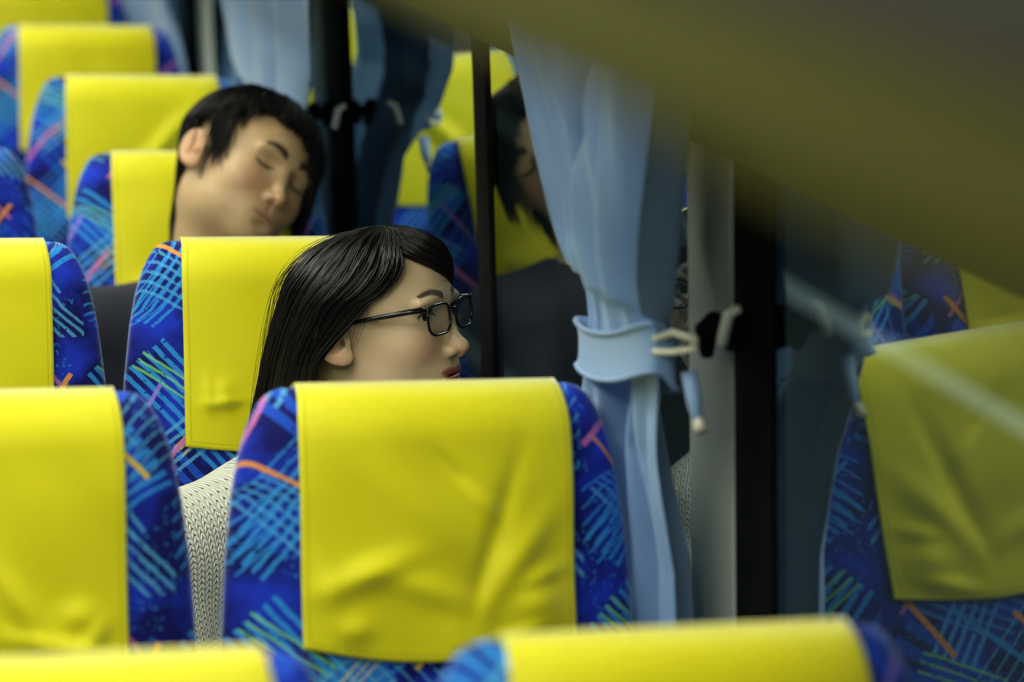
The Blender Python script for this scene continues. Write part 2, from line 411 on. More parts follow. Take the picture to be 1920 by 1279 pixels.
def make_seat(row, col, label, lean=14, bumps=(), seed=0):
    th = math.radians(lean); X = X0-col*LAT+{(0, 0): .002, (1, 0): -.006, (2, 0): -.006, (3, 0): .011, (4, 0): .014, (5, 0): .003, (1, 1): -.009}.get((row, col), 0); Yc = ROW1+(row-1)*PITCH
    th0 = math.radians(14)
    hy, hz = Yc-HB*math.sin(th0), ZC-HB*math.cos(th0)
    t = thing('bus_seat', label, 'bus seat', (X, hy, 0), 'patterned coach seats with yellow head covers')
    o = link('backrest', tilt(bv, 0, hz, th), bf, MFAB, t); cloth_attr(o, bat)
    V, F, A = cover_mesh(bumps, seed=seed)
    c = link('head_cover', tilt(V, 0, hz, th), F, MCOV, t); cloth_attr(c, A)
    sm = c.modifiers.new('cloth', 'SOLIDIFY'); sm.thickness = .0012; sm.offset = 1
    # cushion and base
    q = MB().box((-.195, -.40, hz-.09), (.195, .035, hz+.012)).obj('cushion', MFAB, t, bevel=.03); cloth_attr(q, [(v.co.x, v.co.y, 0) for v in q.data.vertices])
    MB().box((-.17, -.36, hz-.13), (.17, .02, hz-.092)).obj('seat_pan', MPLA, t, bevel=.01)
    for sx in (-.13, .13):
        MB().box((sx-.02, -.34, .025), (sx+.02, -.28, hz-.132)).box((sx-.02, -.08, .025), (sx+.02, -.02, hz-.132)).box((sx-.02, -.36, 0), (sx+.02, 0, .025)).obj('leg', MMET, t, bevel=.004)
    SEATS[(row, col)] = t
    return t
B = HB
std = [(-.085, -.205, .026, .020, 0, .0035), (.085, -.20, .026, .020, 0, .0035)]
SP = [
 (0, 0, 'nearest window seat, blurred, only its yellow-capped top in view at bottom right', 14, std),
 (0, 1, 'nearest aisle seat, blurred yellow cover top along the bottom left edge', 14, std),
 (1, 0, 'centre window seat with wide yellow cover fully in view, in front of the woman', 14,
   [(-.083, -.222, .016, .013, 0, .0035), (-.070, -.172, .040, .012, .35, .0050), (-.02, -.186, .05, .012, -.35, .003), (-.105, -.190, .012, .03, .3, .003),
    (.088, -.205, .024, .018, 0, .0055), (.095, -.178, .02, .008, .3, .003), (.074, -.232, .03, .008, .35, .0035), (.07, -.165, .05, .014, .9, .004),
    (.035, -.10, .035, .008, -.9, .0030), (.022, -.085, .03, .007, -.75, -.0035), (.05, -.145, .07, .010, 1.25, -.003), (-.01, -.12, .06, .02, -.8, .003), (.02, -.24, .03, .03, 0, .003)]),
 (1, 1, 'near aisle seat with creased yellow cover beside the centre seat, lower left', 14,
   [(.085, -.20, .016, .013, 0, .004), (.072, -.228, .045, .009, -.25, .0070), (.035, -.190, .05, .012, -.95, .0045), (.00, -.15, .08, .013, -1.15, -.004), (.098, -.218, .016, .010, .9, .004), (-.05, -.2, .05, .02, 0, .003)]),
 (2, 0, 'window seat the dark-haired woman with glasses is resting against', 14,
   [(-.085, -.178, .013, .013, 0, .0030), (-.085, -.190, .020, .006, .1, .0035), (-.103, -.18, .006, .02, 0, .002), (.085, -.18, .02, .02, 0, .003)]),
 (2, 1, 'aisle seat behind the near aisle seat, beside the woman, at left edge', 14, [(.085, -.19, .02, .008, 0, -.003), (.07, -.2, .05, .012, 0, .003)]),
 (3, 0, 'reclined window seat the sleeping man is leaning in', 21, std),
 (3, 1, 'aisle seat beside the sleeping man, only its blue edge in frame', 17, std),
 (4, 0, 'window seat behind the sleeping man with a diagonally creased yellow cover', 14, [(.01, -.135, .12, .014, .85, .0065), (.045, -.14, .10, .012, .85, -.003)]),
 (4, 1, 'aisle seat one row behind the sleeping man', 14, std),
 (5, 0, 'window seat second row behind the sleeping man, at upper left', 14, std),
 (5, 1, 'aisle seat second row behind the sleeping man', 14, std),
 (6, 0, 'rearmost window seat at the top left corner', 14, std),
]
for i, (r_, c_, lab, lean, bm) in enumerate(SP): make_seat(r_, c_, lab, lean, bm, seed=i)

# ------------------------------------------------------------------ curtains
def curtain(name_label, zs, yl, yr, off, tie=None, folds=6, seed=1, valleys=None, amp=.020):
    offz = lambda z: float(np.interp(z, [.78, 1.0, 1.10, 1.19], [.048, .048, .062, off]))
    r = np.random.default_rng(seed); ph = r.uniform(0, 6.28, 6)
    z0, z1 = .78, 1.47; nz, nu = 120, 150
    t = thing('curtain', name_label, 'curtain', (gx(1.1, off), (yl[len(yl)//2]+yr[len(yr)//2])/2, z0), 'pale blue tied-back window curtains')
    L = Vector(t.location); V = []
    for i in range(nu):
        u = i/(nu-1)
        for k in range(nz):
            z = z0+(z1-z0)*k/(nz-1)
            a, b = np.interp(z, zs, yr), np.interp(z, zs, yl)
            pin = 0
            if tie: pin = math.exp(-((z-tie)/.06)**2)
            y = a+(b-a)*u
            um = u+.03*math.sin(5*z+ph[0])+.02*math.sin(13*z+ph[3])
            fo = 1.6*abs(math.sin(math.pi*folds*um+ph[1]+.5*math.sin(4*z+ph[2])))**.6-.9+.25*math.sin(2*math.pi*folds*.9*um+ph[4]-6*z)+.12*math.sin(40*um+9*z+ph[5])
            if valleys:
                fo = 1.0
                for vz, vc, wd, dp in valleys:
                    if vz[0] <= z <= vz[1]+1e-6: fo -= dp*math.exp(-((u-np.interp(z, vz, vc))/wd)**2)*min(1, (z-vz[0]+.02)/.03, (vz[1]+.02-z)/.03)
                fo += .22*math.sin(23*u+7*z)+.12*math.sin(51*u-9*z+1)
            A = amp*(1-.45*pin)*(1.6 if valleys and z > 1.25 else 1)
            if tie: bulge = .012*math.sin(math.pi*u)
            else: bulge = 0
            # folds pull y about a little so that they overlap
            y += .25*A*math.cos(2*math.pi*folds*um+ph[1])*math.sin(math.pi*u)
            V.append((gx(z, offz(z)+A*fo*.75+bulge)-L.x, y-L.y, z-L.z))
    o = link('cloth', V, grid_faces(nu, nz), MCUR, t)
    s = o.modifiers.new('t', 'SOLIDIFY'); s.thickness = .0015
    if tie:
        a, b = np.interp(tie, zs, yr), np.interp(tie, zs, yl); V = []
        n = 60; m_ = 8; hb = .022
        for i in range(n):
            an = 2*math.pi*i/n; c, s_ = math.cos(an), math.sin(an)
            yy = (a+b)/2+(b-a)/2*1.03*math.copysign(abs(c)**.7, c); dx = .021*math.copysign(abs(s_)**.6, s_)
            sag = (.014 if s_ < 0 else 0)+.010*(1-((yy-(a+b)/2)/((b-a)/2))**2)
            for k in range(m_):
                zz = tie-.20*(yy-(a+b)/2)-hb+2*hb*k/(m_-1)-sag+.001*math.sin(3*an); flare = .003*abs(2*k/(m_-1)-1)**3
                V.append((gx(zz, off+.012+dx+math.copysign(flare, dx))-L.x, yy-L.y, zz-L.z))
        f = grid_faces(n, m_, True)
        o = link('tieback', V, f, MCUR, t); s = o.modifiers.new('t', 'SOLIDIFY'); s.thickness = .003
        # hem rolls along the band, cord loop and hook
        h = MB()
        for kk in (0, m_-1): h.tube([V[i*m_+kk] for i in range(n)], .0022, 6, True)
        h.obj('tieback_hem', MCUR, t, True)
        yq = a-.004; tie = tie+.030
        lp = MB().tube([(gx(tie, off+.02)-L.x, yq-L.y+.004, tie+.002-L.z), (gx(tie, off+.01)-L.x, yq-L.y-.016, tie+.012-L.z), (gx(tie, off-.005)-L.x, yq-L.y-.036, tie+.010-L.z),
                        (gx(tie, off-.005)-L.x, yq-L.y-.037, tie+.002-L.z), (gx(tie, off+.01)-L.x, yq-L.y-.016, tie-.006-L.z), (gx(tie, off+.02)-L.x, yq-L.y+.004, tie-.010-L.z)], .0032, 8)
        lp.obj('cord_loop', MCREAM, t, True)
        MB().tube([(gx(tie, .036)-L.x, yq-L.y-.030, tie+.036-L.z), (gx(tie, .045)-L.x, yq-L.y-.026, tie+.030-L.z), (gx(tie, .05)-L.x, yq-L.y-.026, tie+.002-L.z)], [.004, .005, .005], 8).obj('hook', MPIL, t, True)
        e = MB().tube([(gx(tie, off-.01)-L.x, yq-L.y-.010, tie-.026-L.z), (gx(tie, off-.012)-L.x, yq-L.y-.022, tie-.05-L.z), (gx(tie, off-.012)-L.x, yq-L.y-.034, tie-.066-L.z)], [.008, .007, .004], 10); e.obj('strap_end', MCUR, t, True)
        MB().tube([(gx(tie, off-.012)-L.x, yq-L.y-.034, tie-.064-L.z), (gx(tie, off-.012)-L.x, yq-L.y-.043, tie-.071-L.z)], [.005, .006], 10).obj('strap_button', MCREAM, t, True)
    return t
ztie = 1.205
curtain('pale blue curtain gathered by a matching tieback in front of the near window pillar', [.78, 1.0, 1.10, 1.20, 1.24, 1.32, 1.40, 1.47], [2.58, 2.58, 2.57, 2.505, 2.50, 2.54, 2.59, 2.65], [2.32, 2.32, 2.315, 2.275, 2.268, 2.255, 2.24, 2.23], .082, tie=1.20, folds=2.6, seed=4, amp=.030,
        valleys=[((1.19, 1.50), (.80, .42), .060, 2.8), ((1.22, 1.50), (.12, .08), .05, 1.2), ((1.28, 1.50), (.75, .80), .06, .9), ((.78, 1.19), (.62, .45), .07, 1.9), ((.78, 1.19), (.18, .30), .05, 1.8), ((.78, 1.12), (.85, .80), .06, 1.5)])
curtain('pale blue curtain hanging behind the sleeping man', [.78, 1.1, 1.25, 1.38, 1.47], [4.50, 4.50, 4.58, 4.70, 4.74], [4.16, 4.04, 3.86, 3.82, 3.81], .096, tie=1.13, folds=4, seed=9)
curtain('pale blue curtain farthest back beside the rear seats', [.78, 1.1, 1.3, 1.47], [6.5, 6.5, 6.5, 6.5], [5.50, 5.50, 5.46, 5.45], .088, folds=9, seed=12)
rl = thing('curtain_rail', 'thin pale curtain rail above the side windows', 'curtain rail', (gx(1.472, .09), 4.6, 1.472))
MB().box((-.008, -2.4, .001), (.008, 2.4, .013)).obj('track', MPIL, rl, bevel=.002)
for yy in (-2.0, -.6, .8, 2.2): MB().box((.006, yy-.01, 0), (.085, yy+.01, .012)).obj('bracket', MPIL, rl)

# ------------------------------------------------------------------ implicit-surface modelling for the two passengers
def ell(P, c, r):
    X, Y, Z = (P[0]-c[0])/r[0], (P[1]-c[1])/r[1], (P[2]-c[2])/r[2]
    k0 = np.sqrt(X*X+Y*Y+Z*Z)+1e-9
    X /= r[0]; Y /= r[1]; Z /= r[2]
    return k0*(k0-1)/(np.sqrt(X*X+Y*Y+Z*Z)+1e-9)
def cap(P, a, b, ra, rb=None):
    rb = ra if rb is None else rb
    a = np.array(a, float); b = np.array(b, float); d = b-a; L = float(d@d)
    px, py, pz = P[0]-a[0], P[1]-a[1], P[2]-a[2]
    t = np.clip((px*d[0]+py*d[1]+pz*d[2])/L, 0, 1)
    return np.sqrt((px-t*d[0])**2+(py-t*d[1])**2+(pz-t*d[2])**2)-(ra+(rb-ra)*t)
def smin(a, b, k):
    h = np.clip(.5+.5*(b-a)/k, 0, 1); return b+(a-b)*h-k*h*(1-h)
def smax(a, b, k): return -smin(-a, -b, k)
def xf(P, Rm, c):        # world grid -> local frame (Rm columns = local axes in world)
    px, py, pz = P[0]-c[0], P[1]-c[1], P[2]-c[2]
    return [Rm[0][i]*px+Rm[1][i]*py+Rm[2][i]*pz for i in range(3)]
def rot(ax, a):
    return np.array(Matrix.Rotation(a, 3, ax))
def surface_net(ax, V):
    """ax: three 1-D coordinate arrays, V: signed field (negative inside)"""
    X, Y, Z = ax; S = V < 0
    nx, ny, nz = V.shape
    acc = np.zeros((nx-1, ny-1, nz-1, 3), np.float32); cnt = np.zeros((nx-1, ny-1, nz-1), np.float32)
    def edges(axis):
        sl0 = [slice(None)]*3; sl1 = [slice(None)]*3; sl0[axis] = slice(0, -1); sl1[axis] = slice(1, None)
        a, b = V[tuple(sl0)], V[tuple(sl1)]; cr_ = S[tuple(sl0)] != S[tuple(sl1)]
        idx = np.argwhere(cr_); av, bv_ = a[cr_], b[cr_]; t = av/(av-bv_)
        p = np.stack([X[idx[:, 0]], Y[idx[:, 1]], Z[idx[:, 2]]], 1); A = ax[axis]
        p[:, axis] = A[idx[:, axis]]+t*(A[idx[:, axis]+1]-A[idx[:, axis]])
        return idx, p, S[tuple(sl0)][cr_]
    E_ = []
    for axis in range(3):
        idx, p, ins = edges(axis); o1, o2 = [(1, 2), (2, 0), (0, 1)][axis]
        E_.append((axis, o1, o2, idx, ins))
        for d1 in (0, 1):
            for d2 in (0, 1):
                c = idx.copy(); c[:, o1] -= d1; c[:, o2] -= d2
                ok = ((c >= 0) & (c < np.array([nx-1, ny-1, nz-1]))).all(1); c = c[ok]
                np.add.at(acc, (c[:, 0], c[:, 1], c[:, 2]), p[ok]); np.add.at(cnt, (c[:, 0], c[:, 1], c[:, 2]), 1)
    used = cnt > 0; ids = -np.ones(used.shape, np.int64); ids[used] = np.arange(used.sum())
    verts = acc[used]/cnt[used][:, None]; faces = []
    for axis, o1, o2, idx, ins in E_:
        ok = (idx[:, o1] > 0) & (idx[:, o2] > 0) & (idx[:, o1] < V.shape[o1]-1) & (idx[:, o2] < V.shape[o2]-1)
        idx, ins = idx[ok], ins[ok]; q = []
        for d1, d2 in ((0, 0), (1, 0), (1, 1), (0, 1)):
            c = idx.copy(); c[:, o1] -= d1; c[:, o2] -= d2; q.append(ids[c[:, 0], c[:, 1], c[:, 2]])
        q = np.stack(q, 1); q[ins] = q[ins][:, ::-1]; faces.append(q[:, ::-1])
    return verts, np.concatenate(faces)
def axis(lo, hi, flo, fhi, fine, coarse):
    a = [lo]; x = lo
    while x < hi:
        d = 0 if flo <= x <= fhi else min(abs(x-flo), abs(x-fhi))
        x += min(coarse, fine+d*.18); a.append(x)
    return np.array(a, np.float32)
def field(ax, fn):
    P = [ax[0][:, None, None], ax[1][None, :, None], ax[2][None, None, :]]
    P = [np.broadcast_to(p, (len(ax[0]), len(ax[1]), len(ax[2]))).astype(np.float32) for p in P]
    return fn(P)
def mesh_np(name, v, f, m, parent, col=None):
    me = bpy.data.meshes.new(name); me.vertices.add(len(v)); me.vertices.foreach_set('co', np.asarray(v, np.float32).ravel())
    k = f.shape[1]; me.loops.add(len(f)*k); me.loops.foreach_set('vertex_index', f.astype(np.int32).ravel())
    me.polygons.add(len(f)); me.polygons.foreach_set('loop_start', np.arange(0, len(f)*k, k, dtype=np.int32)); me.polygons.foreach_set('loop_total', np.full(len(f), k, np.int32))
    me.update(); me.validate(); me.polygons.foreach_set('use_smooth', [True]*len(me.polygons)); me.materials.append(m)
    if col is not None:
        a = me.attributes.new('tone', 'FLOAT_COLOR', 'POINT'); a.data.foreach_set('color', np.concatenate([col, np.ones((len(col), 1))], 1).astype(np.float32).ravel())
    o = bpy.data.objects.new(name, me); COL.objects.link(o)
    if parent: o.parent = parent
    return o

# head in its own frame: face looks along -Y, +Z up, +X the person's left; z=0 at the eyes
def head_field(P, k):
    man, closed = k['man'], k['closed']
    ax_ = np.abs(P[0]); Q = [ax_, P[1], P[2]]
    sx = 1.06 if man else 1.0
    d = ell(P, (0, .012 if man else .006, .022), (.073*sx, .094 if man else .087, .078 if man else .066))
    d = smin(d, ell(P, (0, -.030, .016), (.060*sx, .057, .056 if man else .050)), .03)           # forehead / upper face
    d = smin(d, ell(P, (0, -.030, -.036), (.055*sx, .058, .070)), .03)          # mid face
    d = smin(d, ell(Q, (.026, -.018, -.066), (.034*sx, .052, .036)), .03)       # jaw
    d = smin(d, ell(P, (0, -.066, -.092), (.021*sx, .020, .018)), .026)         # chin
    d = smin(d, ell(Q, (.036*sx, -.056, -.030), (.024, .024, .024)), .022)      # cheekbone
    d = smin(d, ell(P, (0, -.070, -.066), (.030, .020, .022)), .02)             # muzzle
    # neck
    n0, n1 = k['neck']
    d = smin(d, cap(P, n0, n1, .050*(1.12 if man else .92), .052*(1.15 if man else .95)), .03)
    # eye sockets
    d = smax(d, -ell(Q, (.032, -.093, .002), (.021, .0135, .012)), .014)
    d = smin(d, ell(Q, (.031, -.082, .0155), (.020, .0058, .0042)), .014)       # brow ridge
    # lids / eyeball bulge
    ball = np.sqrt((Q[0]-.031)**2+(Q[1]+.0665)**2+(Q[2]-.0005)**2)
    d = smin(d, ball-.0128, .004)
    if closed:
        crease = ell(Q, (.031, -.0805, -.0045), (.0135, .005, .0012)); d = smax(d, -crease, .0015)
    else:
        ap = ell(Q, (.0315, -.082, .0000), (.0130, .012, .0050))                 # eye opening
        d = smax(d, -np.maximum(ap, -(ball-.0112)), .0008) if False else smax(d, -ap, .0012)
    # nose
    d = smin(d, cap(P, (0, -.080, .002), (0, -.1005, -.036), .0055, .0078), .010)
    d = smin(d, ell(P, (0, -.1035, -.0385), (.0080, .0078, .0070)), .007)
    d = smin(d, ell(Q, (.0112, -.0935, -.0415), (.0055, .0088, .0062)), .0055)
    d = smin(d, ell(P, (0, -.092, -.047), (.004, .012, .004)), .005)
    d = smax(d, -ell(Q, (.0058, -.0975, -.0485), (.0033, .0058, .0045)), .002)   # nostrils
    # lips
    d = smax(d, -ell(P, (0, -.0935, -.0535), (.0035, .0035, .008)), .003)        # philtrum
    up = ell(Q, (.006, -.0852, -.0640), (.0190, .0068, .0046)); lo_ = ell(P, (0, -.0845, -.0725), (.0190, .0068, .0052))
    d = smin(d, up, .0035); d = smin(d, lo_, .0035)
    d = smax(d, -ell(P, (0, -.095, -.0682), (.0245, .0085, .0009)), .0016)       # mouth line
    d = smax(d, -ell(P, (0, -.0915, -.0815), (.014, .005, .004)), .006)          # below lip
    # ears
    E1 = [Q[0]-.0745*sx, (P[1]-.012), (P[2]+.012)]
    ca, sa = math.cos(.25), math.sin(.25); e1 = ca*E1[1]-sa*E1[2]; e2 = sa*E1[1]+ca*E1[2]; fl = .45
    e0 = E1[0]-fl*(e1+.012); Eq = [e0, e1, e2]
    ear = ell(Eq, (0, .002, 0), (.0060, .0175, .0300))
    ear = smin(ear, ell(Eq, (-.001, -.004, -.024), (.0050, .0085, .0095)), .006)
    ear = smax(ear, -ell(Eq, (.0065, .0005, .003), (.0078, .0115, .0215)), .0022)
    ear = smin(ear, ell(Eq, (.0005, .006, .002), (.0040, .0030, .016)), .003)    # antihelix
    ear = smin(ear, ell(Eq, (.002, -.012, -.008), (.0035, .0030, .0060)), .003)  # tragus
    ear = smax(ear, -ell(Eq, (.002, -.006, -.008), (.0075, .0048, .0065)), .002)  # canal bowl
    d = smin(d, ear, .004)
    return d

def skin_material(name, base, lip, brow):
    m, nt, b = mat(name); N = NB(nt)
    at = nt.nodes.new('ShaderNodeAttribute'); at.attribute_name = 'tone'
    s = nt.nodes.new('ShaderNodeSeparateColor'); nt.links.new(at.outputs['Color'], s.inputs[0])
    tc = nt.nodes.new('ShaderNodeTexCoord')
    c = N.mix(N.noise(tc.outputs['Object'], 40, 2), base, tuple(x*.93 for x in base))
    c = N.mix(s.outputs[2], c, (base[0]*1.0, base[1]*.62, base[2]*.60))
    c = N.mix(s.outputs[0], c, lip); c = N.mix(s.outputs[1], c, brow)
    nt.links.new(c, b.inputs['Base Color']); b.inputs['Roughness'].default_value = .48
    b.inputs['Subsurface Weight'].default_value = .25; b.inputs['Subsurface Radius'].default_value = (.010, .004, .002); b.inputs['Subsurface Scale'].default_value = .6
    bp = nt.nodes.new('ShaderNodeBump'); bp.inputs['Strength'].default_value = .05; bp.inputs['Distance'].default_value = .0005
    nt.links.new(N.noise(tc.outputs['Object'], 900, 2), bp.inputs['Height']); nt.links.new(bp.outputs[0], b.inputs['Normal'])
    return m
def tone(L, k):          # L: verts in head frame -> (lip, brow/lash, blush)
    x, y, z = L[:, 0], L[:, 1], L[:, 2]; a = np.abs(x); front = y < -.06
    sst = lambda d, w_: np.clip(.5-d/w_, 0, 1)
    P = [a, y, z]
    lip = np.maximum(sst(ell(P, (.0055, -.088, -.0640), (.0205, .013, .0050)), .0022), sst(ell(P, (0, -.088, -.0720), (.0210, .013, .0058)), .0022))*front
    lip = lip*(z > -.08)*(.55 if k['man'] else 1)
    mouth = sst(ell(P, (0, -.090, -.0682), (.0230, .02, .0007)), .0012)
    bx = (a-.012)/.034; bz = .0205+.0058*np.sin(np.clip(bx, 0, 1)*2.4)-.004*np.clip(bx-.5, 0, 1)
    th = (.0068 if k['man'] else .0046)*(1-.65*np.clip(bx, 0, 1)**1.5)
    brow = np.clip((th-np.abs(z-bz))/.0012+.3, 0, 1)*((bx > -.02) & (bx < 1.0) & front)*.92
    lid = np.zeros_like(x)
    r = np.sqrt(((a-.031)/.0135)**2); arc = (-.0050+.0022*r**2 if k['closed'] else (.0052*(1-r**2)+.0002))
    lid = np.clip(((.0017 if k['man'] else .0012)-np.abs(z-arc))/.0008+.3, 0, 1)*(r < 1.08)*front
    blush = .45*np.exp(-(((a-.042)/.022)**2+((z+.035)/.020)**2))*(y < -.02)
    blush += .45*np.clip((a-.076)/.006, 0, 1)*(z > -.05)*(z < .03)*(y > -.02)
    blush += .35*np.exp(-((a/.014)**2+((z+.042)/.012)**2))*(y < -.09)
    return np.stack([np.clip(lip, 0, 1), np.clip(np.maximum(np.maximum(brow, lid), mouth*.8), 0, 1), np.clip(blush, 0, 1)], 1)

def hand_field(P, w_, palm_dir, side_dir, up):
    """w_: wrist; palm_dir fingers direction; side_dir towards the thumb"""
    f, s, u = [np.array(q, float)/np.linalg.norm(q) for q in (palm_dir, side_dir, up)]
    W = np.array(w_, float)
    L = xf(P, np.stack([s, f, u], 1), W)
    d = ell(L, (0, .050, 0), (.040, .052, .014))
    d = smin(d, cap(L, (0, -.02, 0), (0, .02, 0), .024, .022), .02)
    for i, (ox, ln) in enumerate(((.029, .070), (.010, .078), (-.010, .072), (-.029, .058))):
        a = (ox, .085, .002); b = (ox*1.05, .085+ln*.48, -.010); c = (ox*1.05, .085+ln*.80, -.028); e = (ox, .085+ln*.92, -.044)
        d = smin(d, cap(L, a, b, .0088, .0082), .006); d = smin(d, cap(L, b, c, .0082, .0076), .003); d = smin(d, cap(L, c, e, .0076, .0068), .003)
    d = smin(d, cap(L, (.030, .030, -.002), (.055, .060, -.010), .012, .010), .010); d = smin(d, cap(L, (.055, .060, -.010), (.060, .088, -.018), .0098, .0082), .004)
    return d

def knit_material():
    m, nt, b = mat('knit_wool'); N = NB(nt)
    tc = nt.nodes.new('ShaderNodeTexCoord'); s = N.sep(tc.outputs['Object'])
    u = N.m('MULTIPLY', N.m('ADD', s[0], N.m('MULTIPLY', s[1], .6)), 1/.0088); v = N.m('MULTIPLY', N.m('ADD', s[2], N.m('MULTIPLY', s[0], -.35)), 1/.0066)
    fu = N.m('SUBTRACT', N.m('FRACT', u), .5); au = N.m('ABSOLUTE', fu)
    vv = N.m('ADD', v, N.m('MULTIPLY', au, 1.4)); fv = N.m('FRACT', vv)
    st = N.m('MULTIPLY', N.m('SINE', N.m('MULTIPLY', fv, math.pi)), N.m('SINE', N.m('MULTIPLY', N.m('FRACT', N.m('MULTIPLY', u, 2)), math.pi)))
    hole = N.m('MULTIPLY', N.m('LESS_THAN', N.m('ABSOLUTE', N.m('SUBTRACT', au, .0)), .13), N.m('LESS_THAN', N.m('ABSOLUTE', N.m('SUBTRACT', fv, .08)), .17))
    tcn = N.noise(tc.outputs['Object'], 30, 2)
    hole = N.m('MULTIPLY', hole, N.m('MULTIPLY', N.m('SUBTRACT', tcn, .2), 2.6))
    col = N.mix(hole, srgb(236, 236, 218), srgb(60, 66, 50))
    nt.links.new(col, b.inputs['Base Color']); b.inputs['Roughness'].default_value = .95; b.inputs['Sheen Weight'].default_value = .3
    bp = nt.nodes.new('ShaderNodeBump'); bp.inputs['Strength'].default_value = .9; bp.inputs['Distance'].default_value = .003
    nt.links.new(N.m('SUBTRACT', N.m('POWER', st, .5), N.m('MULTIPLY', hole, .7)), bp.inputs['Height']); nt.links.new(bp.outputs[0], b.inputs['Normal'])
    return m
def hair_material(name, col, rough=.34):
    m, nt, b = mat(name)
    N = NB(nt); tc = nt.nodes.new('ShaderNodeTexCoord')
    nt.links.new(N.mix(N.noise(tc.outputs['Object'], 120, 2), col, tuple(c*.6 for c in col)), b.inputs['Base Color'])
    b.inputs['Roughness'].default_value = rough; b.inputs['Specular IOR Level'].default_value = .28
    b.inputs['Anisotropic'].default_value = .6
    return m

def strands_mesh(S, rad, n=3):
    """S: (N, K, 3) polylines -> one tube mesh; rad (K,)"""
    Nn, K, _ = S.shape
    T = np.gradient(S, axis=1); T /= np.linalg.norm(T, axis=2, keepdims=True)+1e-9
    ref = np.array([.3, .5, .8]); A = np.cross(T, ref); A /= np.linalg.norm(A, axis=2, keepdims=True)+1e-9; Bq = np.cross(T, A)
    V = []
    for k in range(n):
        a = 2*math.pi*k/n; V.append(S+(A*math.cos(a)+Bq*math.sin(a))*rad[None, :, None])
    V = np.stack(V, 2).reshape(-1, 3)      # index = (i*K + j)*n + k
    i, j, k = np.meshgrid(np.arange(Nn), np.arange(K-1), np.arange(n), indexing='ij'); k2 = (k+1) % n
    b0 = (i*K+j)*n; b1 = (i*K+j+1)*n
    F = np.stack([b0+k, b0+k2, b1+k2, b1+k], -1).reshape(-1, 4)
    return V, F
sm = lambda t: t*t*(3-2*t)

